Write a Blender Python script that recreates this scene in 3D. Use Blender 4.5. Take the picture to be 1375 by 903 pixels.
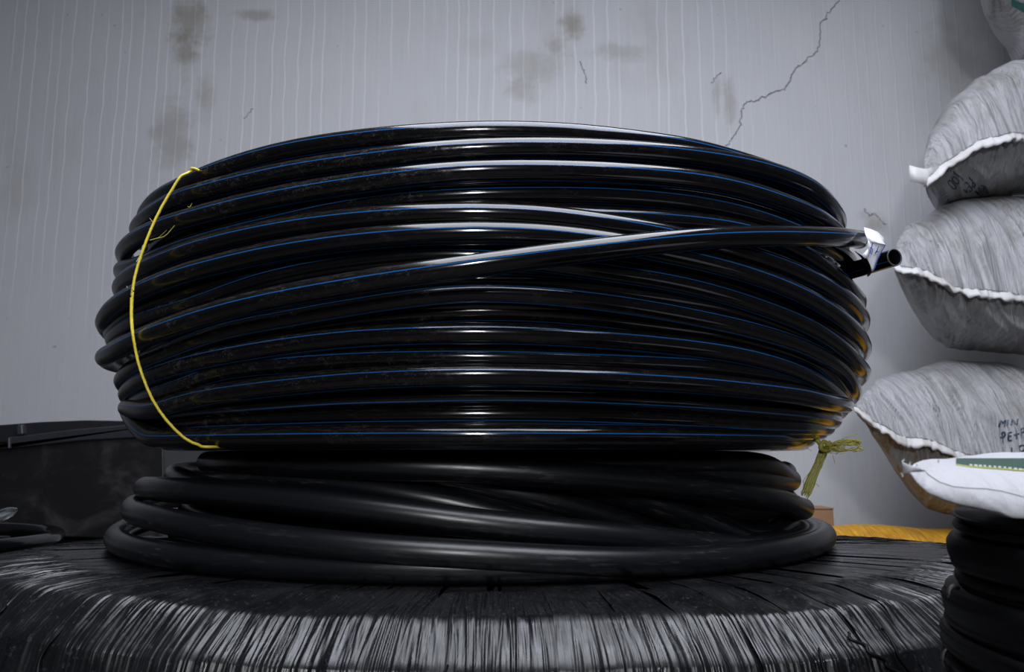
import bpy, math, random
import numpy as np
from mathutils import Vector, Matrix
from mathutils.bvhtree import BVHTree

for o in list(bpy.data.objects):
    bpy.data.objects.remove(o)
scene = bpy.context.scene
COL = scene.collection
R_ = math.radians
rng = np.random.default_rng(7)
random.seed(7)

# ------------------------------------------------------------------ camera
F = 1080.0                                   # focal length in pixels of the 1375 px wide frame
HORIZON = 612.0
PITCH = math.atan((HORIZON - 451.5) / F)
CZ = 0.50                                    # camera height above the floor
cam_data = bpy.data.cameras.new('camera')
cam_data.sensor_width = 36.0
cam_data.lens = F / 1375.0 * 36.0
cam_data.dof.use_dof = True
cam_data.dof.focus_distance = 0.95
cam_data.dof.aperture_fstop = 11.0
cam_data.clip_start = 0.02
cam = bpy.data.objects.new('camera', cam_data)
COL.objects.link(cam)
cam.location = (0, 0, CZ)
cam.rotation_euler = (math.pi / 2 + PITCH, 0, 0)
scene.camera = cam

# ------------------------------------------------------------------ world, lights, exposure
world = bpy.data.worlds.new('world'); scene.world = world
world.use_nodes = True
world.node_tree.nodes['Background'].inputs[0].default_value = (0.75, 0.82, 1.0, 1)
world.node_tree.nodes['Background'].inputs[1].default_value = 0.05

def area(name, loc, target, sx, sy, power, color):
    l = bpy.data.lights.new(name, 'AREA'); l.shape = 'RECTANGLE'
    l.size = sx; l.size_y = sy; l.energy = power; l.color = color
    o = bpy.data.objects.new(name, l); COL.objects.link(o)
    o.location = loc
    o.rotation_euler = (Vector(target) - Vector(loc)).to_track_quat('-Z', 'Y').to_euler()
    return o
# daylight opening above, and a bright lamp on a stand behind the photographer
area('roof_daylight', (0.30, 0.45, CZ + 2.1), (0.30, 0.75, 0), 1.9, 2.3, 120, (0.86, 0.895, 1.0))
area('stand_lamp', (-0.14, -1.8, CZ + 0.85), (0.0, 1.5, CZ + 0.2), 0.15, 0.38, 32.0, (0.95, 0.97, 1.0))

scene.view_settings.view_transform = 'Standard'
scene.view_settings.look = 'None'
scene.view_settings.gamma = 1.0
scene.view_settings.use_curve_mapping = False
scene.view_settings.exposure = 0.0
scene.cycles.max_bounces = 6

# ------------------------------------------------------------------ measuring helpers (photo pixel -> place in the room)
cp, sp = math.cos(PITCH), math.sin(PITCH)
def ray(u, v):
    x = (u - 687.5); y = -(v - 451.5)
    return Vector((x, F * cp - y * sp, F * sp + y * cp))
def at_y(u, v, y):
    d = ray(u, v); k = y / d.y
    return Vector((d.x * k, y, CZ + d.z * k))
def at_z(u, v, z):
    d = ray(u, v); k = (z - CZ) / d.z
    return Vector((d.x * k, d.y * k, z))
def proj(p):
    x, y, z = p[0], p[1], p[2] - CZ
    zc = y * cp + z * sp; yc = -y * sp + z * cp
    return 687.5 + F * x / zc, 451.5 - F * yc / zc
def z_from(v, y):
    k = (451.5 - v) / F
    return CZ + y * (k * cp + sp) / (cp - k * sp)
def rsil(u, v, c):
    d = ray(u, v)
    az = math.atan2(d.x, d.y); azc = math.atan2(c[0], c[1])
    return math.hypot(*c) * math.sin(abs(az - azc))
def at_cyl(u, v, c, R):
    d = ray(u, v); dx, dy = d.x, d.y
    a = dx * dx + dy * dy; b = -2 * (dx * c[0] + dy * c[1]); q = c[0] ** 2 + c[1] ** 2 - R * R
    disc = b * b - 4 * a * q
    t = (-b - math.sqrt(disc)) / (2 * a) if disc > 0 else -b / (2 * a)
    return Vector((dx * t, dy * t, CZ + d.z * t))

# ------------------------------------------------------------------ object helpers
def mesh_obj(name, verts, faces, mat, parent=None, smooth=True, uvs=None, loc=None):
    me = bpy.data.meshes.new(name)
    verts = np.asarray(verts, dtype=np.float32).reshape(-1, 3)
    off = np.zeros(3, dtype=np.float32)
    if loc is not None:
        off = np.array(loc, dtype=np.float32)
    me.from_pydata((verts - off).tolist(), [], faces.tolist() if isinstance(faces, np.ndarray) else faces)
    if smooth:
        me.polygons.foreach_set('use_smooth', np.ones(len(me.polygons), dtype=bool))
    if uvs is not None:
        lay = me.uv_layers.new(name='UVMap')
        lay.data.foreach_set('uv', np.asarray(uvs, dtype=np.float32).ravel())
    me.update()
    if mat: me.materials.append(mat)
    o = bpy.data.objects.new(name, me); COL.objects.link(o)
    if parent: 
        o.parent = parent
        o.matrix_parent_inverse = Matrix.Translation(-Vector(parent.location))
    if loc is not None: o.location = loc
    return o
def thing(name, label, cat, loc=(0, 0, 0), group=None):
    o = bpy.data.objects.new(name, None); COL.objects.link(o)
    o.location = loc; o.empty_display_size = 0.1
    o['label'] = label; o['category'] = cat
    if group: o['group'] = group
    return o
def tag(o, label, cat, group=None):
    o['label'] = label; o['category'] = cat
    if group: o['group'] = group
    return o

def grid_faces(nu, nv, cu=False, cv=False):
    iu = np.arange(nu if cu else nu - 1); iv = np.arange(nv if cv else nv - 1)
    I, J = np.meshgrid(iu, iv, indexing='ij')
    I2 = (I + 1) % nu; J2 = (J + 1) % nv
    return np.stack([I * nv + J, I2 * nv + J, I2 * nv + J2, I * nv + J2], -1).reshape(-1, 4)

def tube(name, path, r, mat, parent=None, seg=18, closed=False, a0=0.0, flat=1.0, cap=True, up=(0, 0, 1)):
    """round tube along a path; the UV runs along it (u, metres) and round it (v, turns)"""
    P = np.asarray([tuple(p) for p in path], dtype=float); n = len(P)
    if closed:
        T = np.roll(P, -1, 0) - np.roll(P, 1, 0)
    else:
        T = np.gradient(P, axis=0)
    T /= np.linalg.norm(T, axis=1)[:, None] + 1e-12
    U = np.array(up, dtype=float)
    O = np.cross(T, U); ln = np.linalg.norm(O, axis=1)
    bad = ln < 0.05
    O[bad] = np.cross(T[bad], np.array([0.3, 1, 0])); ln = np.linalg.norm(O, axis=1)
    O /= ln[:, None]
    B = np.cross(O, T)
    rr = np.full(n, r) if np.isscalar(r) else np.asarray(r, dtype=float)
    a = np.arange(seg) / seg * 2 * math.pi
    V = P[:, None, :] + rr[:, None, None] * (np.cos(a)[None, :, None] * O[:, None, :] + flat * np.sin(a)[None, :, None] * B[:, None, :])
    s = np.concatenate([[0], np.cumsum(np.linalg.norm(np.diff(P, axis=0), axis=1))])
    faces = grid_faces(n, seg, closed, True)
    nu = n if closed else n - 1
    total = s[-1] + (np.linalg.norm(P[0] - P[-1]) if closed else 0)
    s2 = np.append(s, total)
    I, J = np.meshgrid(np.arange(nu), np.arange(seg), indexing='ij')
    va = (J / seg) - a0 / (2 * math.pi); vb = ((J + 1) / seg) - a0 / (2 * math.pi)
    uv = np.stack([np.stack([s2[I], va], -1), np.stack([s2[I + 1], va], -1), np.stack([s2[I + 1], vb], -1), np.stack([s2[I], vb], -1)], 2).reshape(-1, 2)
    faces = faces.tolist()
    if cap and not closed:
        faces.append(list(range(seg))[::-1]); faces.append([(n - 1) * seg + k for k in range(seg)])
        uv = np.concatenate([uv, np.full((2 * seg, 2), 0.11)])
    return mesh_obj(name, V.reshape(-1, 3), faces, mat, parent, True, uv)

def spline(pts, n, closed=False):
    P = np.asarray([tuple(p) for p in pts], dtype=float)
    m = len(P); out = []
    segs = m if closed else m - 1
    for i in range(n):
        t = i / (n if closed else n - 1) * segs
        k = min(int(t), segs - 1); f = t - k
        g = (lambda j: P[j % m]) if closed else (lambda j: P[min(max(j, 0), m - 1)])
        p0, p1, p2, p3 = g(k - 1), g(k), g(k + 1), g(k + 2)
        out.append(0.5 * ((2 * p1) + (-p0 + p2) * f + (2 * p0 - 5 * p1 + 4 * p2 - p3) * f * f + (-p0 + 3 * p1 - 3 * p2 + p3) * f ** 3))
    return np.array(out)

def noise1(x, seed=0):
    x = np.asarray(x, dtype=float); i = np.floor(x).astype(np.int64); f = x - i; f = f * f * (3 - 2 * f)
    h = lambda k: np.modf(np.abs(np.sin(k * 12.9898 + seed * 78.233) * 43758.5453))[0]
    return h(i) * (1 - f) + h(i + 1) * f
def noise2(x, y, seed=0):
    x = np.asarray(x, dtype=float); y = np.asarray(y, dtype=float)
    i = np.floor(x); j = np.floor(y); f = x - i; g = y - j; f = f * f * (3 - 2 * f); g = g * g * (3 - 2 * g)
    h = lambda a, b: np.modf(np.abs(np.sin(a * 127.1 + b * 311.7 + seed * 74.7) * 43758.5453))[0]
    return (h(i, j) * (1 - f) + h(i + 1, j) * f) * (1 - g) + (h(i, j + 1) * (1 - f) + h(i + 1, j + 1) * f) * g

# ------------------------------------------------------------------ materials
class NT:
    def __init__(s, name):
        s.m = bpy.data.materials.new(name); s.m.use_nodes = True
        s.t = s.m.node_tree; s.b = s.t.nodes['Principled BSDF']
    def n(s, kind, **kw):
        nd = s.t.nodes.new(kind)
        for k, v in kw.items(): setattr(nd, k, v)
        return nd
    def set(s, sock, val):
        if isinstance(val, bpy.types.NodeSocket): s.t.links.new(val, sock)
        else: sock.default_value = val
    def math(s, op, a, b=0.0, c=None, clamp=False):
        nd = s.n('ShaderNodeMath', operation=op, use_clamp=clamp)
        s.set(nd.inputs[0], a); s.set(nd.inputs[1], b)
        if c is not None: s.set(nd.inputs[2], c)
        return nd.outputs[0]
    def mix(s, f, a, b):
        nd = s.n('ShaderNodeMix', data_type='RGBA')
        s.set(nd.inputs[0], f)
        s.set(nd.inputs[6], a if not isinstance(a, tuple) else (*a, 1)[:4]); s.set(nd.inputs[7], b if not isinstance(b, tuple) else (*b, 1)[:4])
        return nd.outputs[2]
    def noise(s, vec, scale, detail=3, rough=0.5, dist=0.0):
        nd = s.n('ShaderNodeTexNoise'); s.set(nd.inputs['Vector'], vec)
        nd.inputs['Scale'].default_value = scale; nd.inputs['Detail'].default_value = detail
        nd.inputs['Roughness'].default_value = rough; nd.inputs['Distortion'].default_value = dist
        return nd.outputs['Fac']
    def ramp(s, f, lo, hi, a=0.0, b=1.0):
        nd = s.n('ShaderNodeMapRange', interpolation_type='SMOOTHSTEP'); s.set(nd.inputs[0], f)
        nd.inputs[1].default_value = lo; nd.inputs[2].default_value = hi; nd.inputs[3].default_value = a; nd.inputs[4].default_value = b
        return nd.outputs[0]
    def obj(s): return s.n('ShaderNodeTexCoord').outputs['Object']
    def pos(s): return s.n('ShaderNodeNewGeometry').outputs['Position']
    def uv(s): return s.n('ShaderNodeTexCoord').outputs['UV']
    def scale(s, v, sc):
        nd = s.n('ShaderNodeMapping'); s.set(nd.inputs[0], v); nd.inputs['Scale'].default_value = sc
        return nd.outputs[0]
    def xyz(s, v):
        nd = s.n('ShaderNodeSeparateXYZ'); s.set(nd.inputs[0], v); return nd.outputs
    def bump(s, h, strength, dist):
        nd = s.n('ShaderNodeBump'); s.set(nd.inputs['Height'], h)
        nd.inputs['Strength'].default_value = strength; nd.inputs['Distance'].default_value = dist
        s.t.links.new(nd.outputs[0], s.b.inputs['Normal']); return nd
    def base(s, c): s.set(s.b.inputs['Base Color'], c if not isinstance(c, tuple) else (*c, 1)[:4])
    def rough(s, r): s.set(s.b.inputs['Roughness'], r)

def plain(name, col, rough=0.6, metallic=0.0, nscale=40, var=0.25, bump=0.0):
    m = NT(name); n = m.noise(m.obj(), nscale, 4)
    m.base(m.mix(n, tuple(c * (1 - var) for c in col), tuple(min(1, c * (1 + var)) for c in col)))
    m.rough(rough); m.b.inputs['Metallic'].default_value = metallic
    if bump: m.bump(n, bump, 0.002)
    return m.m

def mat_pe():
    """glossy black polyethylene pipe, four thin blue lines, dry dust in patches"""
    m = NT('black_polyethylene')
    u = m.xyz(m.uv()); fr = m.math('FRACT', m.math('ADD', m.math('MULTIPLY', u[1], 4.0), 0.5))
    d = m.math('ABSOLUTE', m.math('SUBTRACT', fr, 0.5))
    stripe = m.ramp(d, 0.024, 0.036, 1, 0)
    p = m.pos()
    big = m.ramp(m.noise(p, 9, 3, 0.6), 0.42, 0.66)
    uvs = m.scale(m.uv(), (60, 9, 1))
    fine = m.ramp(m.noise(uvs, 1.0, 6, 0.75), 0.50, 0.78)
    grit = m.ramp(m.noise(p, 420, 2, 0.6), 0.60, 0.72)
    left = m.ramp(m.xyz(p)[0], -0.55, 0.25, 1.35, 0.30)          # handled, dusty side of the coil
    dust = m.math('MULTIPLY', m.math('MULTIPLY', big, m.math('ADD', m.math('MULTIPLY', fine, 0.75), m.math('MULTIPLY', grit, 0.35))), left, clamp=True)
    nz = m.xyz(m.n('ShaderNodeNewGeometry').outputs['Normal'])[2]      # dust settles on the upward side
    sc2 = m.ramp(m.noise(m.scale(m.uv(), (38, 30, 1)), 1.0, 7, 0.8), 0.44, 0.72)
    settled = m.math('MULTIPLY', m.math('MULTIPLY', m.ramp(nz, 0.05, 0.85), sc2), m.math('MULTIPLY', left, 0.42))
    dust = m.math('MAXIMUM', dust, settled)
    c = m.mix(stripe, (0.0025, 0.0025, 0.003), (0.006, 0.075, 0.23))
    c = m.mix(m.math('MULTIPLY', dust, 0.6), c, (0.16, 0.145, 0.135))
    m.base(c)
    m.rough(m.math('ADD', m.math('ADD', m.math('MULTIPLY', dust, 0.3), m.ramp(m.xyz(p)[0], -0.25, -0.6, 0, 0.20)), m.math('ADD', 0.10, m.math('MULTIPLY', m.noise(p, 14, 2), 0.06))))
    m.b.inputs['IOR'].default_value = 1.5
    m.bump(m.noise(m.scale(m.uv(), (16, 26, 1)), 1, 3), 0.06, 0.0015)
    return m.m
def mat_rubber():
    m = NT('black_rubber_hose')
    p = m.pos()
    sc = m.ramp(m.noise(m.scale(m.uv(), (22, 14, 1)), 1, 6, 0.75), 0.50, 0.75)
    big = m.ramp(m.noise(p, 7, 2), 0.4, 0.65)
    d = m.math('MULTIPLY', sc, big)
    m.base(m.mix(m.math('MULTIPLY', d, 0.55), (0.0045, 0.005, 0.0068), (0.075, 0.072, 0.07)))
    m.rough(m.math('ADD', 0.32, m.math('MULTIPLY', d, 0.3)))
    m.bump(m.noise(m.scale(m.uv(), (60, 30, 1)), 1, 3), 0.12, 0.0008)
    return m.m
def mat_film():
    m = NT('black_stretch_film')
    p = m.pos(); n = m.noise(p, 26, 4, 0.65)
    s = m.noise(m.scale(m.uv(), (520, 9, 1)), 1, 4, 0.65)
    g = m.ramp(m.noise(p, 160, 4, 0.7), 0.56, 0.74)
    m.base(m.mix(m.math('MULTIPLY', g, 0.5), m.mix(n, (0.003, 0.003, 0.004), (0.009, 0.009, 0.010)), (0.07, 0.07, 0.075)))
    m.rough(m.ramp(n, 0.3, 0.7, 0.21, 0.42))
    m.b.inputs['IOR'].default_value = 1.5
    m.bump(s, 0.35, 0.0012)
    return m.m
def mat_sack(name='woven_white_sack', col=(0.40, 0.40, 0.415), dirt=(0.20, 0.185, 0.16), wr=1.0):
    m = NT(name); o = m.pos()
    w1 = m.n('ShaderNodeTexWave', wave_type='BANDS', bands_direction='X'); m.set(w1.inputs[0], m.uv()); w1.inputs['Scale'].default_value = 95; w1.inputs['Distortion'].default_value = 1.0
    w2 = m.n('ShaderNodeTexWave', wave_type='BANDS', bands_direction='Y'); m.set(w2.inputs[0], m.uv()); w2.inputs['Scale'].default_value = 95; w2.inputs['Distortion'].default_value = 1.0
    weave = m.math('MULTIPLY', w1.outputs['Fac'], w2.outputs['Fac'])
    n = m.noise(o, 7, 5, 0.65)
    sp_ = m.ramp(m.noise(o, 120, 3, 0.6), 0.66, 0.76)
    c = m.mix(m.ramp(n, 0.42, 0.75, 0, 0.75), col, dirt)
    c = m.mix(m.math('MULTIPLY', sp_, 0.3), c, dirt)
    c = m.mix(m.math('MULTIPLY', weave, 0.22), c, tuple(k * 0.55 for k in col))
    m.base(c); m.rough(0.62)
    cr = m.noise(m.scale(m.uv(), (9.0, 0.9, 1)), 1.6, 5, 0.6, 0.5)
    b0 = m.bump(cr, 0.9 * wr, 0.020)
    b1 = m.n('ShaderNodeBump'); m.set(b1.inputs['Height'], weave); b1.inputs['Strength'].default_value = 0.35; b1.inputs['Distance'].default_value = 0.0012
    m.t.links.new(b0.outputs[0], b1.inputs['Normal']); m.t.links.new(b1.outputs[0], m.b.inputs['Normal'])
    return m.m

M_PE, M_RUB, M_FILM = mat_pe(), mat_rubber(), mat_film()
M_SACK = mat_sack()
M_YSACK = mat_sack('woven_yellow_sack', (0.72, 0.36, 0.015), (0.34, 0.16, 0.02))
M_CAP = mat_sack('clean_white_sack', (0.40, 0.40, 0.425), (0.31, 0.30, 0.29), wr=0.3)
M_BORE = plain('pipe_bore', (0.002, 0.002, 0.002), 0.9)
M_BORE.node_tree.nodes['Principled BSDF'].inputs['Specular IOR Level'].default_value = 0.05
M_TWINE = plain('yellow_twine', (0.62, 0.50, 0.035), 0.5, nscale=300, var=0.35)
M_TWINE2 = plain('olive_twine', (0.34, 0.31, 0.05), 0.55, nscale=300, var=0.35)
M_INK = plain('blue_black_marker', (0.012, 0.03, 0.06), 0.5)
M_GREEN = plain('green_woven_band', (0.010, 0.040, 0.026), 0.6, nscale=300, var=0.3)
M_BLACKPL = plain('black_plastic_sheet', (0.003, 0.003, 0.0038), 0.5, nscale=30, var=0.4, bump=0.2)
M_BLACKPL.node_tree.nodes['Principled BSDF'].inputs['Specular IOR Level'].default_value = 0.16
M_THREAD = plain('grey_thread', (0.10, 0.12, 0.11), 0.7)
M_WHITE = plain('white_thread', (0.8, 0.8, 0.82), 0.6)

def mat_wall():
    m = NT('stained_plaster'); p = m.pos(); x, y, z = m.xyz(p)
    base = m.mix(m.noise(p, 1.1, 4, 0.6), (0.44, 0.45, 0.475), (0.565, 0.565, 0.575))
    tan_ = m.ramp(m.noise(m.scale(p, (1.5, 1, 0.6)), 1.6, 5, 0.62), 0.52, 0.74)
    c = m.mix(m.math('MULTIPLY', tan_, 0.34), base, (0.30, 0.275, 0.235))
    brush = m.noise(m.scale(p, (90, 1, 3.5)), 1.0, 4, 0.65)
    c = m.mix(m.ramp(brush, 0.35, 0.7, 0.0, 0.09), c, (0.25, 0.255, 0.28))
    # lime drips running down from above
    wob = m.math('MULTIPLY', m.math('SUBTRACT', m.noise(m.scale(p, (3, 1, 6)), 1.0, 2), 0.5), 0.022)
    cx = m.n('ShaderNodeCombineXYZ'); m.set(cx.inputs[0], m.math('ADD', x, wob)); m.set(cx.inputs[2], m.math('MULTIPLY', z, 0.05))
    vor = m.n('ShaderNodeTexVoronoi', feature='DISTANCE_TO_EDGE', voronoi_dimensions='1D')
    vor.inputs['Scale'].default_value = 1.0; m.set(vor.inputs['W'], m.math('MULTIPLY', m.math('ADD', x, wob), 19.0))
    line = m.ramp(vor.outputs['Distance'], 0.02, 0.085, 1, 0)
    zone = m.ramp(m.noise(m.scale(p, (5.1, 1, 0.9)), 1.0, 2), 0.36, 0.52)
    hi = m.ramp(m.math('ADD', z, m.math('MULTIPLY', m.noise(m.scale(p, (14, 1, 0.2)), 1, 1), 0.7)), CZ + 0.70, CZ + 1.35)
    drip = m.math('MULTIPLY', m.math('MULTIPLY', line, zone), m.math('ADD', m.math('MULTIPLY', hi, 1.0), 0.08))
    lf = m.ramp(x, 0.65, 1.1, 1, 0.15)
    c = m.mix(m.math('MULTIPLY', m.math('MULTIPLY', drip, lf), 0.36), c, (0.78, 0.79, 0.84))
    # separate stains
    def spot(c, u, v, rx, rz, k, col=(0.20, 0.175, 0.13)):
        q = at_y(u, v, WALL_Y)
        dx = m.math('DIVIDE', m.math('SUBTRACT', x, q.x), rx); dz = m.math('DIVIDE', m.math('SUBTRACT', z, q.z), rz)
        d = m.math('SQRT', m.math('ADD', m.math('MULTIPLY', dx, dx), m.math('MULTIPLY', dz, dz)))
        d = m.math('ADD', d, m.math('MULTIPLY', m.math('SUBTRACT', m.noise(p, 11, 5, 0.7), 0.5), 2.2))
        return m.mix(m.ramp(d, 0.15, 1.1, k, 0), c, col)
    for s in [(255, 25, .10, .16, .55), (248, 70, .07, .10, .5), (232, 185, .10, .2, .4), (275, 130, .05, .12, .35), (768, 38, .06, .09, .65), (745, 60, .05, .06, .4),
              (712, 90, .14, .10, .3), (700, 120, .10, .06, .3), (830, 70, .16, .05, .3), (980, 140, .03, .12, .4), (962, 130, .02, .10, .35),
              (1280, 80, .16, .2, .32), (345, 20, .12, .03, .45), (1178, 300, .07, .05, .5), (1160, 290, .04, .03, .3), (640, 60, .1, .08, .12)]:
        c = spot(c, *s)
    specks = m.ramp(m.noise(p, 38, 2, 0.4), 0.735, 0.77)
    c = m.mix(m.math('MULTIPLY', specks, 0.45), c, (0.16, 0.155, 0.15))
    m.base(c); m.rough(0.85)
    h = m.math('ADD', m.math('MULTIPLY', m.noise(p, 260, 3, 0.7), 0.5), m.math('ADD', m.math('MULTIPLY', drip, 0.5), m.noise(p, 14, 4)))
    m.bump(h, 0.35, 0.004)
    return m.m

# ------------------------------------------------------------------ the setting
WALL_Y = 3.0
M_WALL = mat_wall()
def box_obj(name, x0, x1, y0, y1, z0, z1, mat, parent=None, bevel=0.0):
    V = [(x, y, z) for x in (x0, x1) for y in (y0, y1) for z in (z0, z1)]
    Fc = [(0, 1, 3, 2), (4, 6, 7, 5), (0, 4, 5, 1), (2, 3, 7, 6), (0, 2, 6, 4), (1, 5, 7, 3)]
    o = mesh_obj(name, V, Fc, mat, parent, smooth=False)
    if bevel:
        b = o.modifiers.new('bevel', 'BEVEL'); b.width = bevel; b.segments = 2
    return o
wall = box_obj('wall_back', -4, 4, WALL_Y, WALL_Y + 0.15, 0, 3.6, M_WALL); wall['kind'] = 'structure'
floor = box_obj('floor', -4, 4, -2.5, WALL_Y, -0.1, 0.0, plain('dark_dirty_floor', (0.055, 0.05, 0.048), 0.8, nscale=5, var=0.3)); floor['kind'] = 'structure'

def crack(px, width, seed, deep=0.0022):
    """an open crack: a thin dark groove between two slightly lifted plaster lips"""
    P = np.array([tuple(at_y(u, v, WALL_Y)) for u, v in px])
    pts = []
    for i in range(len(P) - 1):
        for k in range(7):
            pts.append(P[i] + (P[i + 1] - P[i]) * k / 7)
    pts.append(P[-1]); pts = np.array(pts); n = len(pts)
    r = np.random.default_rng(seed)
    pts[1:-1, 0] += r.normal(0, 0.0028, n - 2); pts[1:-1, 2] += r.normal(0, 0.0028, n - 2)
    T = np.gradient(pts, axis=0); T /= np.linalg.norm(T, axis=1)[:, None]
    Nn = np.stack([-T[:, 2], np.zeros(n), T[:, 0]], 1)
    w = width * (0.45 + 0.9 * r.random(n))[:, None]
    return pts, Nn, w
M_CRK = plain('crack_depth', (0.10, 0.095, 0.095), 0.95)
M_LIP = plain('plaster_lip', (0.43, 0.43, 0.45), 0.9)
for i, (px, w) in enumerate([
        ([(1127, 0), (1112, 18), (1102, 32), (1100, 60), (1096, 70), (1076, 86), (1066, 95), (1058, 112), (1054, 120), (1038, 125), (1022, 133), (1012, 137), (1002, 136), (996, 150), (994, 168), (986, 182), (974, 196)], 0.0026),
        ([(955, 112), (961, 104), (968, 97)], 0.0015), ([(328, 160), (333, 153), (340, 146)], 0.0018),
        ([(1160, 280), (1166, 290), (1173, 287), (1182, 296), (1190, 302)], 0.0024),
        ([(779, 82), (783, 92), (787, 104), (788, 112)], 0.0018)]):
    pts, Nn, ww = crack(px, w, i + 3)
    fr = np.array([0, -0.0006, 0]); lift = np.array([0, -0.0022, 0])
    V = np.stack([pts - Nn * ww * 2.0, pts - Nn * ww * 0.6 + lift, pts - Nn * ww * 0.5 + fr * 0.5], 1).reshape(-1, 3)
    V2 = np.stack([pts - Nn * ww * 0.5 + fr * 0.5, pts + Nn * ww * 0.5 + fr * 0.5], 1).reshape(-1, 3)
    V3 = np.stack([pts + Nn * ww * 0.5 + fr * 0.5, pts + Nn * ww * 0.6 + lift * 0.6, pts + Nn * ww * 1.6], 1).reshape(-1, 3)
    c = mesh_obj('crack', V2, grid_faces(len(pts), 2), M_CRK, wall)
    mesh_obj('plaster_lip', np.concatenate([V, V3]), np.concatenate([grid_faces(len(pts), 3), grid_faces(len(pts), 3) + len(V)]), M_LIP, c, smooth=False)

# ------------------------------------------------------------------ coils
def ring_path(c, tops, r, L, Rr, dR=0.0, th0=None, th1=None, n=240, silw=66, extraR=None, backz=0.0):
    """one turn round axis c. tops: pixels along its upper edge; L, Rr: its outermost pixels left and right"""
    RL = rsil(L[0], L[1], c) - r; RR = rsil(Rr[0], Rr[1], c) - r
    Rf = 0.5 * (RL + RR) + dR
    def Rad(th):
        th = (th + 180) % 360 - 180
        s = min(1.0, abs(math.sin(R_(th))) / math.sin(R_(silw)))
        side = RL if th < 0 else RR
        if abs(th) > 90:
            side = side + (0.5 * (RL + RR) - side) * (abs(th) - 90) / 90
            return side
        return Rf + (side - Rf) * s * s
    tu = np.array([t[0] for t in tops], dtype=float); tv = np.array([t[1] for t in tops], dtype=float)
    slope = np.gradient(tv, tu)
    ths = np.arange(-silw, silw + 0.1, 2.0); zs = []
    for th in ths:
        R = Rad(th); x = c[0] + R * math.sin(R_(th)); y = c[1] - R * math.cos(R_(th))
        if th <= -silw + 4: z = z_from(L[1], y)
        elif th >= silw - 4: z = z_from(Rr[1], y)
        else:
            z = CZ
            for _ in range(3):
                u = proj((x, y, z))[0]
                if u < tu[0] - 12 or u > tu[-1] + 12:
                    z = None; break
                v = np.interp(u, tu, tv); sl = np.interp(u, tu, slope)
                rp = F * r / y * 0.97 * math.sqrt(1 + min(sl * sl, 1.0))
                z = z_from(v + rp, y)
        zs.append(np.nan if z is None else z)
    zs = np.array(zs); ok = ~np.isnan(zs)
    zs = np.interp(ths, ths[ok], zs[ok])
    k = np.array([1, 2, 3, 4, 3, 2, 1.]); k /= k.sum()
    zs = np.convolve(np.pad(zs, 3, mode='edge'), k, mode='valid')
    span = 360 - 2 * silw                       # slopes carried on round the back
    mR = float(np.clip((zs[-3] - zs[-9]) / 12.0 * span, -0.16, 0.16)) * 0.7; mL = float(np.clip((zs[8] - zs[2]) / 12.0 * span, -0.16, 0.16)) * 0.7
    def Z(th):
        t = (th + 180) % 360 - 180
        if abs(t) <= silw: return np.interp(t, ths, zs)
        a = (t - silw) / (360 - 2 * silw) if t > 0 else (t + 360 - silw) / (360 - 2 * silw)
        return ((2*a**3 - 3*a*a + 1) * zs[-1] + (a**3 - 2*a*a + a) * mR + (3*a*a - 2*a**3) * zs[0] + (a**3 - a*a) * mL)
    closed = th0 is None
    if closed: TH = np.arange(n) / n * 360 - 180
    else: TH = np.linspace(th0, th1, n)
    return [(c[0] + Rad(t) * math.sin(R_(t)), c[1] - Rad(t) * math.cos(R_(t)), Z(t)) for t in TH]

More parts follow.
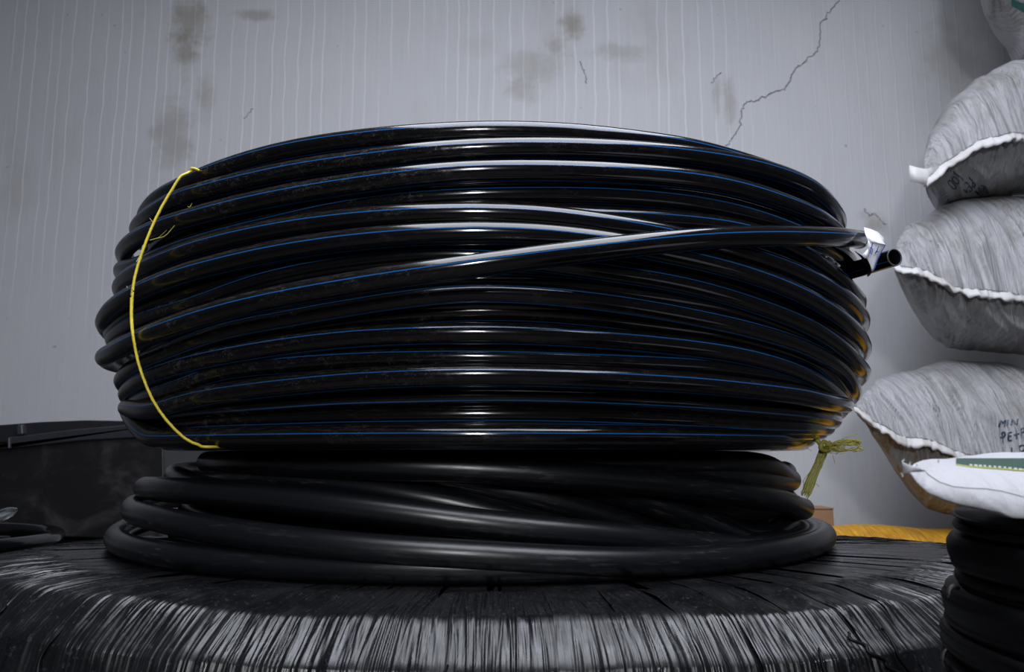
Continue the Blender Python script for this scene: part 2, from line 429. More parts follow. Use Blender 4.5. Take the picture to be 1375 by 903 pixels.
D = 1.46
def axis_from(uL, uR, v):
    a = 0.5 * (math.atan2(ray(uL, v).x, ray(uL, v).y) + math.atan2(ray(uR, v).x, ray(uR, v).y))
    return (D * math.tan(a), D)
CU = axis_from(128, 1171, 440)
CL = axis_from(138, 1125, 735)
r1 = 0.0128
ZGAP = 0.508                                 # where the upper coil rests on the lower one
def soft(z, lo, w=0.006): return lo + 0.5 * ((z - lo) + math.sqrt((z - lo) ** 2 + w * w))
coil = thing('pipe_coil', 'upper coil of glossy black pipe with thin blue lines, tied with yellow twine', 'pipe coil', (CU[0], CU[1], CZ + 0.02))
turns = [
 # tops, L, R, dR, stripe angle
 ([(207,255),(239,240),(280,220),(324,205),(382,189),(460,176),(560,166),(665,161.6),(780,165.6),(926,184),(1014,209),(1072,231)], (183,290), (1131,280), -0.010, 22),
 ([(248,238),(324,213),(411,197),(520,190),(600,187),(700,186),(850,190),(1000,212)], (180,300), (1128,290), -0.022, 25),
 ([(190,284),(236,253),(324,230),(411,211),(520,197),(560,190.5),(665,184.3),(780,184.6),(890,191),(952,199),(1014,210),(1072,229),(1109,252)], (173,308), (1137,292), 0.0, 15),
 ([(178,310),(222,288),(324,260),(411,242),(520,226),(580,218),(665,214),(780,215),(890,222),(944,228),(999,240),(1054,259),(1090,273),(1116,290)], (154,340), (1142,322), 0.002, 14),
 ([(175,350),(240,320),(300,302),(460,264),(560,251),(665,246.5),(780,246),(853,249.6),(926,257),(981,268),(1036,284),(1072,301)], (151,362), (1152,350), -0.024, 20),
 ([(300,330),(460,285),(560,272),(665,267),(780,276),(890,281),(963,288),(1017,299),(1072,322),(1127,360)], (152,380), (1164,402), -0.024, 18),
 ([(195,347),(261,319),(359,295),(460,280),(560,272.5),(665,271.5),(740,275),(780,281),(853,292),(926,307),(1032,335),(1090,360),(1145,394)], (150,388), (1169,428), 0.0, 17),
 ([(150,400),(183,379),(244,353),(359,324),(460,308),(560,299),(665,296.5),(740,300),(780,305),(853,315),(955,338),(999,350),(1072,378),(1127,411),(1153,436)], (127,435), (1171,466), 0.0, 13),
 ([(180,405),(300,362),(460,332),(560,322),(665,318),(853,338),(1000,372),(1090,420)], (137,447), (1162,470), -0.03, 20),
 ([(250,400),(350,360),(460,338),(584,327),(686,331),(740,338),(816,350),(890,360),(963,378),(1036,403),(1090,425),(1131,455)], (140,456), (1170,498), -0.014, 20),
 ([(200,430),(300,385),(460,366),(560,362),(697,362.5),(767,368),(900,386),(989,402),(1090,440)], (141,468), (1158,500), -0.026, 24),
 ([(200,470),(300,430),(460,400),(560,384),(620,377.5),(708,380),(780,387),(853,397),(926,411),(999,427),(1072,449),(1127,479)], (152,512), (1158,525), -0.006, 33),
 ([(200,500),(300,450),(460,418),(560,408),(665,403),(780,410),(963,434),(1072,462)], (160,520), (1148,530), -0.022, 34),
 ([(215,487),(273,469),(359,453),(460,439),(560,434),(665,432.5),(780,438),(890,447.6),(963,457),(1017,468),(1072,486),(1109,508)], (158,530), (1144,540), 0.0, 27),
 ([(230,512),(302,482),(460,469),(560,466),(665,465.5),(780,469.5),(926,476),(1017,486),(1090,502)], (166,546), (1141,546), -0.006, 28),
 ([(215,538),(230,530),(273,518),(345,508),(460,495),(560,490),(665,488.6),(780,492),(926,500),(999,508),(1072,517),(1120,530)], (158,548), (1147,543), 0.004, 24),
 ([(300,535),(460,522),(665,517),(780,520),(926,528),(1072,542)], (172,566), (1131,563), -0.018, -25),
 ([(300,553),(460,546),(665,543),(780,545),(926,552),(1040,560)], (186,580), (1122,574), -0.012, -30),
 ([(273,568),(460,562),(665,559),(780,559.5),(963,563),(1060,568)], (200,590), (1113,580), 0.0, 8),
 ([(215,583),(240,590),(275,595),(330,594),(460,590),(665,589.5),(780,590),(963,588),(1054,584)], (160,552), (1096,592), 0.012, 12),
]
paths_u = []
for tops, L, Rt, dR, a0 in turns:
    p = [(x, y, soft(z, ZGAP + r1)) for x, y, z in ring_path(CU, tops, r1, L, Rt, dR)]; paths_u.append(p)
    tube('turn', p, r1, M_PE, coil, seg=22, closed=True, a0=R_(a0))
# buried turns behind the outer layer
zt = [max(q[2] for q in p[110:130]) for p in paths_u]
allz = np.array([np.mean([q[2] for q in p]) for p in paths_u]); allR = np.array([np.mean([math.hypot(q[0]-CU[0], q[1]-CU[1]) for q in p]) for p in paths_u])
order = np.argsort(allz); az_, aR_ = allz[order], allR[order]
zlo, zhi = max(az_[0] + 0.012, ZGAP + r1 + 0.012), az_[-1] - 0.012
kk = 0
for lay, dr in enumerate((0.040, 0.066)):
    zz = zlo + (0.012 if lay else 0)
    while zz < zhi:
        Rr = np.interp(zz, az_, aR_) - dr + rng.normal(0, 0.002)
        ph = rng.random() * 6.28; am = rng.normal(0, 0.006)
        p = [(CU[0] + Rr * math.sin(t), CU[1] - Rr * math.cos(t), zz + am * math.sin(t + ph)) for t in np.arange(120) / 120 * 2 * math.pi]
        tube('turn', p, r1, M_PE, coil, seg=12, closed=True, a0=R_(rng.random() * 90))
        zz += 0.026; kk += 1
for Rr in (0.565, 0.535, 0.505, 0.475):                # flat turns the coil stands on
    p = [(CU[0] + Rr * math.sin(t), CU[1] - Rr * math.cos(t), ZGAP + r1 + (0.026 if Rr in (0.535, 0.475) else 0)) for t in np.arange(120) / 120 * 2 * math.pi]
    if Rr < 0.55: tube('turn', p, r1, M_PE, coil, seg=12, closed=True, a0=0.4)
for Rr in (0.532, 0.505, 0.48):
    p = [(CU[0] + Rr * math.sin(t), CU[1] - Rr * math.cos(t), ZGAP + r1) for t in np.arange(120) / 120 * 2 * math.pi]
    tube('turn', p, r1, M_PE, coil, seg=12, closed=True, a0=0.4)
# the loose outer end: lies over the other turns and stops at the right
tx = [(144,464),(181,443),(230,423),(302,400),(359,386),(460,367),(560,351),(620,343),(665,337.5),(740,327),(853,313.5),(944,304.5),(1036,302.5),(1109,304.5),(1145,308)]
px_ = ring_path(CU, tx, r1, (129,482), (1166,322), 0.022, th0=-200, th1=63.5, n=200)
loose = tube('loose_end', px_, r1, M_PE, coil, seg=24, a0=R_(12)); loose['label'] = 'loose pipe end crossing over the turns towards the right'
# the second end, an open tail pointing out at the right
e0 = at_y(1201, 346, 1.10); e1 = at_y(1166, 357, 1.15)
ax = (e0 - e1).normalized()
RRt = rsil(1160, 375, CU) - r1
tail = [(CU[0] + RRt * math.sin(R_(t)), CU[1] - RRt * math.cos(R_(t)), at_y(1160, 372, 1.2).z + 0.0006 * (t - 66)) for t in np.arange(150, 84, -4)]
tail += [tuple(e1 - ax * 0.05 + Vector((-0.006, 0.01, -0.004))), tuple(e1), tuple(e0)]
tp = spline(tail, 120)
t_o = tube('open_tail', tp, 0.0126, M_PE, coil, seg=28, cap=False, a0=R_(60)); t_o['label'] = 'open cut pipe end showing its dark bore'
axn = Vector(tp[-1] - tp[-2]).normalized()
def ring_disc(name, c, axn, ro, ri, depth, mat, parent, rim=False):
    q = axn.to_track_quat('Z', 'Y'); V = []; n = 28
    for (rr, dz) in ((ro, 0.0), (ro * .985, 0.0008 if rim else 0.0), (ri, 0.0008 if rim else 0.0), (ri, -depth), (ri if rim else 0.0001, -depth)):
        for k in range(n):
            a = 2 * math.pi * k / n
            V.append(tuple(c + q @ Vector((rr * math.cos(a), rr * math.sin(a), dz))))
    return mesh_obj(name, V, grid_faces(5, n, False, True), mat, parent)
ring_disc('cut_rim', Vector(tp[-1]), axn, 0.0126, 0.0108, 0.0015, plain('cut_plastic', (0.05, 0.05, 0.05), 0.45), t_o, rim=True)
ring_disc('pipe_bore', Vector(tp[-1]), axn, 0.0108, 0.0105, 0.06, M_BORE, t_o)

# clear tape and the folded white tag at the loose end
pe = np.array(px_[-14:]); 
tp_mat = plain('clear_packing_tape', (0.10, 0.10, 0.13), 0.16, nscale=60, var=0.6, bump=0.3)
endp = np.array(px_[-1]); tdir = endp - np.array(px_[-3]); tdir /= np.linalg.norm(tdir)
tape_path = [endp - tdir * 0.034, endp - tdir * 0.02, endp - tdir * 0.008, endp + tdir * 0.002, endp + tdir * 0.006]
tape = tube('tape_wrap', tape_path, [0.0133, 0.0138, 0.0139, 0.0132, 0.008], tp_mat, loose, seg=24); tape['label'] = 'clear tape wrapped round the pipe end'
def sheet(name, quads_px, depths, mat, parent, thick=0.0006):
    """folded sheet: rows of pixels, each with its depth, made solid"""
    V = [tuple(at_y(u, v, y)) for row, dr in zip(quads_px, depths) for (u, v), y in zip(row, dr)]
    o = mesh_obj(name, V, grid_faces(len(quads_px), len(quads_px[0])), mat, parent)
    s = o.modifiers.new('solid', 'SOLIDIFY'); s.thickness = thick
    return o
def Z8(X, Y): return (1120 + X / 8.21, 280 + Y / 8.21)
M_TAG = plain('white_tag_tape', (0.72, 0.73, 0.78), 0.3, nscale=60, var=0.08, bump=0.1)
M_TAGD = plain('printed_tag_side', (0.33, 0.36, 0.48), 0.3, nscale=60, var=0.3)
y0 = 1.065
tagA = sheet('paper_tag', [[Z8(330,208), Z8(400,225), Z8(480,258), Z8(545,320), Z8(572,392)],
                           [Z8(335,235), Z8(380,262), Z8(450,300), Z8(520,350), Z8(570,394)],
                           [Z8(345,275), Z8(375,315), Z8(425,345), Z8(485,375), Z8(568,398)],
                           [Z8(370,345), Z8(378,350), Z8(420,372), Z8(480,388), Z8(566,400)]],
             [[y0+.03]*5, [y0+.012]*5, [y0+.002]*5, [y0, y0, y0, y0+.001, y0+.004]], M_TAG, coil)
tagA['label'] = 'folded white tag taped to the pipe end with blue print'
tagB = sheet('tag_side', [[Z8(370,347), Z8(420,374), Z8(480,390), Z8(566,402)],
                          [Z8(378,450), Z8(420,460), Z8(465,470), Z8(530,470)],
                          [Z8(365,555), Z8(400,570), Z8(440,585), Z8(480,565)],
                          [Z8(400,630), Z8(412,650), Z8(430,660), Z8(450,650)],
                          [Z8(412,690), Z8(418,697), Z8(424,697), Z8(430,690)]],
             [[y0, y0+.001, y0+.003, y0+.004], [y0+.006]*4, [y0+.010]*4, [y0+.012]*4, [y0+.014]*4], M_TAG, tagA)
sheet('tag_underside', [[Z8(375,440), Z8(380,470)], [Z8(345,480), Z8(372,520)], [Z8(305,512), Z8(358,555)]], [[y0+.004]*2]*3, M_TAG, tagA)
def ribbon_px(name, strokes, y, width, mat, parent):
    V, Fc = [], []
    for st in strokes:
        P = np.array([tuple(at_y(u, v, y)) for u, v in st]); T = np.gradient(P, axis=0); T /= np.linalg.norm(T, axis=1)[:, None]
        N = np.stack([-T[:, 2], np.zeros(len(P)), T[:, 0]], 1) * width / 2
        b = len(V)
        for p, n in zip(P, N): V += [tuple(p + n), tuple(p - n)]
        for k in range(len(P) - 1): Fc.append((b + 2*k, b + 2*k + 2, b + 2*k + 3, b + 2*k + 1))
    return mesh_obj(name, V, Fc, mat, parent, smooth=False)
M_BLUE = plain('blue_print', (0.02, 0.04, 0.30), 0.4)
ribbon_px('blue_print', [[Z8(430,375), Z8(410,440), Z8(395,500)], [Z8(395,430), Z8(425,450), Z8(415,510)], [Z8(490,420), Z8(478,455), Z8(450,500)], [Z8(455,490), Z8(480,475), Z8(492,480)], [Z8(566,402), Z8(525,475), Z8(482,560), Z8(452,650), Z8(434,690)]], y0 - 0.0012, 0.0011, M_BLUE, tagA)
# black film scrap under the tag
flap = sheet('film_flap', [[Z8(230,470), Z8(300,540), Z8(350,640), Z8(372,755)], [Z8(260,490), Z8(340,570), Z8(400,640), Z8(400,735)], [Z8(300,520), Z8(350,560), Z8(412,630), Z8(412,690)]],
             [[1.10, 1.12, 1.14, 1.16], [1.085, 1.10, 1.12, 1.14], [1.10, 1.10, 1.11, 1.13]], M_BLACKPL, coil)

# rubber hose coil below
r2 = 0.0165
hose = thing('hose_coil', 'lower coil of matt black rubber hose lying on the film-wrapped ring', 'hose coil', (CL[0], CL[1], 0.33))
hturns = [
 ([(198,737),(239,741),(277,745),(344,751),(454,759),(600,765),(722,768),(967,772),(1040,764)], (138,726), (1112,748), 0.0),
 ([(179,673),(238,686),(316,698),(395,709),(513,720),(660,728.5),(763,735),(844,738.5),(967,740),(1060,737)], (162,682), (1125,741), 0.010),
 ([(195,641),(297,645),(395,654),(513,668),(660,687),(763,697),(844,705),(926,713),(1060,731)], (179,656), (1097,748), 0.004),
 ([(238,626),(269,639),(395,659),(513,676),(660,694),(800,715),(950,735)], (219,640), (1085,740), -0.03),
 ([(269,639),(316,627),(395,627),(473,635),(552,648),(600,657),(660,670),(720,685),(775,700),(900,730)], (253,648), (1070,735), 0.0),
 ([(356,613),(473,613),(591,624),(660,638),(763,660),(844,688),(905,712)], (262,636), (1060,728), -0.008),
 ([(400,606),(600,611),(722,618),(844,627),(967,641),(1048,657),(1080,668)], (264,620), (1094,685), 0.008),
 ([(500,600),(700,612),(844,648),(900,668),(967,695),(1020,722)], (266,618), (1076,702), -0.016),
 ([(700,603),(850,608),(950,618),(1020,632)], (264,622), (1076,645), -0.012),
 ([(700,606),(800,614),(900,627),(980,646),(1030,664)], (270,622), (1062,668), -0.020),
 ([(700,612),(800,632),(900,662),(1000,705)], (275,625), (1071,716), -0.022),
 ([(600,604),(750,612),(900,640),(1000,672)], (270,630), (1073,676), -0.024),
 ([(700,600),(900,606),(1000,616),(1040,626)], (268,618), (1070,634), -0.002),
 ([(600,612),(750,640),(850,670),(950,715)], (272,640), (1066,728), -0.034),
 ([(400,604),(700,603),(950,604),(1010,606),(1045,614),(1062,628)], (266,618), (1076,646), -0.004),
]
ztop_film = z_from(793, D - (rsil(138, 726, CL)))
def lie(p): return [(x, y, ZGAP - r2 - 0.001 - (soft(ZGAP - r2 - 0.001 - z, 0, 0.002)) if z > 0.44 else soft(z, ztop_film + r2 + 0.001, 0.005)) for x, y, z in p]
for tops, L, Rt, dR in hturns:
    tube('turn', lie(ring_path(CL, tops, r2, L, Rt, dR)), r2, M_RUB, hose, seg=22, closed=True, a0=rng.random() * 6)
for lay in range(2):
    for k in range(5):
        Rr = 0.49 - lay * 0.034 - 0.012 * k
        zz = ztop_film + 0.018 + 0.025 * k
        tilt = rng.normal(0, 0.010)
        p = [(CL[0] + Rr * math.sin(t), CL[1] - Rr * math.cos(t), zz + tilt * math.sin(t)) for t in np.arange(120) / 120 * 2 * math.pi]
        tube('turn', lie(p), r2, M_RUB, hose, seg=12, closed=True)
print('ZTOP', ztop_film, 'R1', rsil(138, 726, CL), 'CU', CU, 'CL', CL)

# ------------------------------------------------------------------ film-wrapped ring
ZT = ztop_film
RE = D - at_z(700, 836, ZT - 0.012).y
print('RE', RE)
KX, KY = 0.80 / 0.70, 0.66 / 0.70
CW = (-0.015, D - RE + 0.66)
RE = 0.70
def sag(y): return -0.038 * np.clip((np.asarray(y, dtype=float) - 1.2) / 0.7, 0, 1) ** 1.3
prof = [(0.30, 0.02), (0.27, -0.004 - 0.03), (0.30, -0.012), (0.40, -0.003), (0.50, 0.0), (0.60, -0.001), (RE - 0.05, -0.006), (RE - 0.006, -0.013), (RE, -0.017), (RE + 0.030, -0.044), (RE + 0.034, -0.049), (RE + 0.050, -0.090), (RE + 0.060, -0.14), (RE + 0.058, -0.22), (RE + 0.03, -ZT + 0.03), (RE - 0.02, -ZT + 0.003)]
PR = np.array(prof[2:]); seglen = np.concatenate([[0], np.cumsum(np.linalg.norm(np.diff(PR, axis=0), axis=1))])
def profile(s):
    return np.interp(s, seglen, PR[:, 0]), np.interp(s, seglen, PR[:, 1])
roll = thing('wrapped_ring', 'big ring wrapped in wrinkled black film carrying both coils', 'wrapped coil', (CW[0], CW[1], 0))
nth = 96
core_V = []
cr = [(R - 0.008, ZT + z - 0.008) for R, z in PR] + [(RE - 0.03, 0.002), (0.33, 0.002), (0.29, ZT - 0.04)]
for i in range(nth):
    t = 2 * math.pi * i / nth
    for R, z in cr:
        yy_ = CW[1] - R * KY * math.cos(t)
        core_V.append((CW[0] + R * KX * math.sin(t), yy_, z + float(sag(yy_)) * (z / ZT)))
mesh_obj('core', core_V, grid_faces(nth, len(cr), True, True), M_BLACKPL, roll)
NS = 84; TW = 360.0 / NS
srow = np.unique(np.concatenate([np.linspace(0, seglen[-1], 70), np.linspace(seglen[3], seglen[8], 60)]))
for i in range(NS):
    th_c = -180 + TW * i
    vis = abs((th_c + 180) % 360 - 180) < 100
    nu = 80 if vis else 14
    lean = rng.normal(0.0, 1.6); curve = rng.normal(0, 1.2)
    u = np.linspace(-0.12, 1.0, nu)                     # overlaps the strip before it
    S, U = np.meshgrid(srow, u, indexing='ij')
    s_n = S / seglen[-1]
    th = th_c + TW * U + lean * (s_n - 0.5) * 2 + curve * (s_n - 0.5) ** 2 * 4
    Rb, zb = profile(S)
    e = 1e-3
    R2, z2 = profile(S + e); R0, z0 = profile(S - e)
    tR, tz = (R2 - R0), (z2 - z0); ln = np.hypot(tR, tz) + 1e-9
    nR, nz = -tz / ln, tR / ln                          # outward normal of the profile
    nR, nz = -nR * 1.0, -nz * 1.0
    flip = np.where(nz * 1.0 < 0, -1.0, 1.0); 
    nR = tz / ln * -1; nz = tR / ln
    sk = th * 1.0 + lean * s_n * 0.8 + 0.5 * noise2(s_n * 9, th * 0.4, i)
    w1 = np.abs(noise2(sk * 3.1, s_n * 7, i + 11) * 2 - 1); w2 = np.abs(noise2(sk * 7.3, s_n * 12, i + 31) * 2 - 1)
    edge = np.exp(-((U + 0.06) / 0.05) ** 2)
    w3 = noise2(sk * 1.15, s_n * 4 + 3, 77)
    h = 0.0008 + 0.0055 * (w3 - 0.5) * np.clip((s_n - 0.5) * 6, 0.25, 1) + 0.0016 * (1 - U) + 0.0030 * (1 - w1) ** 2 * (0.3 + noise2(th * 0.5, s_n * 14, i + 3)) + 0.0010 * (1 - w2) + 0.0016 * edge * noise1(S * 60, i) + 0.003 * (noise2(th * 0.12, s_n * 4, 5) - 0.5) + (0.020 * (noise2(th * 0.085 + 3.3, s_n * 4.5, 8) - 0.5) + 0.008 * (noise2(th * 0.21, s_n * 9, 18) - 0.5)) * np.clip((s_n - 0.42) * 8, 0, 1)
    Rr = Rb + nR * h; zz = ZT + zb + nz * h
    tr = np.radians(th)
    yv = CW[1] - Rr * KY * np.cos(tr)
    V = np.stack([CW[0] + Rr * KX * np.sin(tr), yv, np.clip(zz + sag(yv) * zz / ZT, 0.001, ZT + 0.0008)], -1).reshape(-1, 3)
    fc = grid_faces(len(srow), nu)
    I = np.stack([np.radians(th) , S], -1).reshape(-1, 2)
    mesh_obj('film_strip', V, fc[:, ::-1], M_FILM, roll, True, I[fc[:, ::-1].ravel()])
# raised folds and torn edges in the film
def on_roll(th, s, h=0.0):
    R, z = profile(s)
    y = CW[1] - (R + h) * KY * math.cos(R_(th))
    return (CW[0] + (R + h) * KX * math.sin(R_(th)), y, ZT + z + h * 0.7 + float(sag(y)))
folds = [(14, 20, 1.35, .93), (27, 33, 1.3, .90), (-3, 3, 1.25, .94), (21, 17, 1.4, .93), (42, 46, 1.2, .8), (-18, -12, 1.2, .93), (-32, -26, 1.3, .9), (-48, -54, 1.2, .8), (56, 51, 1.1, .72), (9, 5, 1.1, .93), (-70, -64, 1.1, .75), (66, 61, 1.1, .7), (38, 45, .98, .82), (-42, -36, 1.0, .85), (24, 30, 1.02, .9), (50, 57, 1.0, .75), (-10, -15, 1.05, .93), (60, 70, .95, .7), (72, 78, .95, .7), (48, 60, .92, .72)]
for j, (ta, tb, sb, sa) in enumerate(folds):
    pts = []
    for k in range(40):
        f = k / 39
        s = (sa + (sb - sa) * f) * seglen[8] * 1.05
        pts.append(on_roll(ta + (tb - ta) * f ** 1.6 * 0.6 + 0.25 * math.sin(f * 23 + j), s, 0.0042))
    tube('film_fold', pts, [0.0016 * math.sin(math.pi * min(1, (k + 1) / 40)) ** 0.5 + 0.0005 for k in range(40)], M_BLACKPL, roll, seg=6)

# ------------------------------------------------------------------ sacks
def poly(px, u): return np.interp(u, [p[0] for p in px], [p[1] for p in px])
def rest_on(x, y, z, bv):
    zo = z.copy(); f = zo.ravel(); xs, ys_ = x.ravel(), y.ravel()
    for i in range(len(f)):
        hit = bv.ray_cast(Vector((xs[i], ys_[i], 3.0)), Vector((0, 0, -1)))[0]
        if hit is not None and f[i] < hit.z + 0.004: f[i] = hit.z + 0.004
    return f.reshape(z.shape)
def sack(name, label, cat, top, seam, bot, yf, L, mat, group=None, u_end=None, fold=0.028, nu=230, nphi=130, width=0.62, seed=0, pinch=0.02, obj_parts=True, zmin=None, turn=0.5, under=None):
    """pillow-shaped sack: the sewn end faces the camera, its outline and seam follow the measured curves; the far side closes out of view"""
    u0 = seam[0][0]; u1 = seam[-1][0]
    t = np.linspace(0, 1, nu) ** 1.35
    lefth = np.sqrt(np.clip(1 - np.clip((0.16 - t) / 0.16, 0, 1) ** 2, 0.02, 1))
    yc_col = yf + 0.6 * L * lefth
    x_left = at_y(u0, seam[0][1], yf).x; x_vis = at_y(u1, seam[-1][1], yf).x
    X = x_left + width * t
    us = 687.5 + (X / yf) * F * (cp + 0.0)  # first guess, refined below
    zt_, zs_, zb_ = [], [], []
    for x, ycen in zip(X, yc_col):
        u = 687.5 + F * x / (yf * cp + 0.05)
        for _ in range(3):
            z = z_from(poly(seam, min(u, u1)), yf); u = proj((x, yf, z))[0]
        uu = min(u, u1)
        zs_.append(z_from(poly(seam, uu), yf)); zt_.append(z_from(poly(top, uu), ycen)); zb_.append(z_from(poly(bot, uu), ycen))
    zt_, zs_, zb_ = map(np.array, (zt_, zs_, zb_))
    k = np.ones(5) / 5
    sm = lambda a: np.convolve(np.pad(a, 2, mode='edge'), k, mode='valid')
    zt_, zb_ = sm(zt_), sm(zb_); zs_ = sm(zs_)
    # far end closes symmetrically
    clos = np.sqrt(np.clip(1 - np.clip((t - 0.72) / 0.28, 0, 1) ** 2.2, 0, 1))
    mid = 0.5 * (zt_ + zb_)
    zt_ = mid + (zt_ - mid) * clos; zb_ = mid + (zb_ - mid) * clos; zs_ = mid + (zs_ - mid) * clos
    zt_ = np.maximum(zt_, zs_ + 0.002); zb_ = np.minimum(zb_, zs_ - 0.002)
    left = np.sqrt(np.clip(1 - np.clip((0.16 - t) / 0.16, 0, 1) ** 2, 0.02, 1))
    Ly = L * left * (0.35 + 0.65 * clos)
    yo = yf + 0.02 * (1 - left)
    phi = np.linspace(-math.pi, math.pi, nphi, endpoint=False)
    T_, P_ = np.meshgrid(np.arange(nu), phi, indexing='ij')
    ti = T_.astype(int)
    sn = np.sin(P_); cs = np.cos(P_)
    up = sn > 0
    amp = np.where(up, (zt_ - zs_)[ti], (zs_ - zb_)[ti])
    front = (1 + cs) / 2
    sy = np.sign(sn) * np.abs(sn) ** 0.82
    z = zs_[ti] + amp * sy
    zbk = mid[ti]
    z = z + (1 - front) * (zbk - zs_[ti]) * 0.9
    y = yo[ti] + Ly[ti] * (1 - cs)
    x = X[ti]
    pin = np.exp(-np.abs(P_) / 0.16)
    y = y - pinch * pin * left[ti]
    # puckers running away from the seam
    sl = np.where(up, 0.10, -0.05)
    q = x * 31 + sl * 31 * np.abs(P_) + 1.3 * noise2(x * 7, P_ * 1.5, seed)
    rid = (1 - np.abs(noise2(q, P_ * 1.1, seed + 1) * 2 - 1)) ** 1.5
    rid2 = 1 - np.abs(noise2(q * 2.6, P_ * 2.0, seed + 2) * 2 - 1)
    decay = np.exp(-((np.abs(P_) - 0.35) / 0.75) ** 2)
    big = noise2(x * 6, P_ * 1.6, seed + 5) - 0.5
    rid3 = 1 - np.abs(noise2(q * 5.2, P_ * 3.5, seed + 9) * 2 - 1)
    fs = min(1.0, fold / 0.02)
    h = fold * (rid - 0.75) * decay + fold * 0.4 * (rid2 - 0.7) * decay + fold * 0.10 * (rid3 - 0.6) + fs * 0.012 * (big - 0.2) * (1 - pin)
    ny = -cs; nz = sn; l2 = np.hypot(ny, nz)
    y = y + ny / l2 * h * left[ti]; z = z + nz / l2 * h
    x = x + (y - yf) * turn * (1 - 0.4 * t[ti])
    if zmin is not None: z = np.maximum(z, zmin)
    if under is not None: z = rest_on(x, y, z, under)
    V = np.stack([x, y, z], -1)
    # end caps by collapsing the first and last loops
    V[0] = V[0].mean(0) ; V[-1] = V[-1].mean(0)
    fc = grid_faces(nu, nphi, False, True)
    uvv = np.stack([x * 6, (P_ / math.pi + 1) * 2], -1).reshape(-1, 2)
    base = Vector((float(X.mean()), float(yf + L), float(V[..., 2].min())))
    root = thing(name, label, cat, base, group)
    body = mesh_obj('sack_body', V.reshape(-1, 3), fc, mat, root, True, uvv[fc.ravel()])
    bv = BVHTree.FromPolygons([tuple(v) for v in V.reshape(-1, 3)], fc.tolist())
    return root, body, bv, (X, zs_, yo, left, pinch)

def seam_flap(root, info, mat, hang=-0.012, out=0.016, seed=0, tab=None, wav=0.004, lift=0.0):
    X, zs, yo, left, pinch = info; n = len(X)
    m = 7; V = np.zeros((n, m, 3))
    w = noise1(X * 55, seed) - 0.5; w2 = noise1(X * 140, seed + 1) - 0.5; w3 = noise1(X * 14, seed + 2) - 0.5
    yb = yo - pinch * left
    prof_ = [(0.012, 0.005), (0.0, 0.006), (-0.45 * out, 0.005), (-out, hang * 0.5), (-out - 0.003, hang), (-out + 0.002, hang * 0.95), (0.006, -0.004)]
    for k, (dy, dz) in enumerate(prof_):
        a = 1 if 2 <= k <= 5 else 0.3
        V[:, k, 0] = X + a * 0.004 * w2
        V[:, k, 1] = yb + dy * (0.6 + 0.8 * noise1(X * 30, seed + 4)) + a * wav * w
        V[:, k, 2] = zs + lift + dz * (0.7 + 0.9 * noise1(X * 70, seed + 3)) + a * (0.004 * w3 + 0.006 * w2)
    o = mesh_obj('seam_hem', V.reshape(-1, 3), grid_faces(n, m), mat, root)
    s = o.modifiers.new('solid', 'SOLIDIFY'); s.thickness = 0.0012
    # the row of stitches
    P = [(X[i], yb[i] - 0.004, zs[i] + 0.009 + lift + 0.001 * math.sin(i * 1.3)) for i in range(0, n, 1)]
    tube('stitching', P, 0.0011, M_THREAD, o, seg=5)
    return o

M_HEM = mat_sack('sack_hem', (0.60, 0.59, 0.59), (0.34, 0.31, 0.28))
def cast(bv, u, v, off=0.0012):
    o = Vector((0, 0, CZ)); d = ray(u, v).normalized()
    hit, nrm, idx, dist = bv.ray_cast(o, d)
    if hit is None: return None
    return hit - d * off
def marks(name, strokes, bv, width, mat, parent, label=None, sub=5, off=0.0012):
    V, Fc = [], []
    for st in strokes:
        pts = []
        for a, b in zip(st[:-1], st[1:]):
            for k in range(sub): pts.append((a[0] + (b[0] - a[0]) * k / sub, a[1] + (b[1] - a[1]) * k / sub))
        pts.append(st[-1])
        P = [cast(bv, u, v, off) for u, v in pts]; P = [p for p in P if p is not None]
        if len(P) < 2: continue
        P = np.array([tuple(p) for p in P]); T = np.gradient(P, axis=0); T /= np.linalg.norm(T, axis=1)[:, None] + 1e-9
        Dv = P - np.array([0, 0, CZ]); N = np.cross(T, Dv); N /= np.linalg.norm(N, axis=1)[:, None] + 1e-9
        b = len(V)
        for p, n in zip(P, N): V += [tuple(p + n * width / 2), tuple(p - n * width / 2)]
        for k in range(len(P) - 1): Fc.append((b + 2*k, b + 2*k + 2, b + 2*k + 3, b + 2*k + 1))
    if not Fc: return None
    o = mesh_obj(name, V, Fc, mat, parent, smooth=False)
    if label: o['label'] = label
    return o

YS = 2.2
GRP = 'white woven sacks stacked against the wall'
# the yellow sack under the stack
sY, bY, vY, iY = sack('yellow_sack', 'yellow woven sack on the floor under the white stack', 'sack',
    [(1098,722),(1120,714),(1150,709),(1180,706),(1215,706),(1250,708),(1290,711),(1400,711)],
    [(1090,800),(1120,802),(1400,810)], [(1092,860),(1120,878),(1150,882),(1400,884)], YS - 0.10, 0.21, M_YSACK, None, seed=51, width=1.0, turn=0.2, zmin=0.001)
sD, bD, vD, iD = sack('woven_sack', 'lowest white woven sack, blue marker writing above its hem', 'sack',
    [(1150,540),(1162,526),(1178,514),(1200,507),(1222,500),(1260,491),(1300,486),(1340,487),(1400,490)],
    [(1148,548),(1158,558),(1168,570),(1185,578),(1205,592),(1235,594),(1255,600),(1275,610),(1300,617),(1340,622),(1400,626)],
    [(1148,556),(1165,585),(1180,610),(1198,640),(1220,668),(1245,690),(1275,704),(1320,709),(1400,709)], YS - 0.05, 0.28, M_SACK, GRP, seed=37, under=vY)
seam_flap(sD, iD, M_HEM, seed=37)
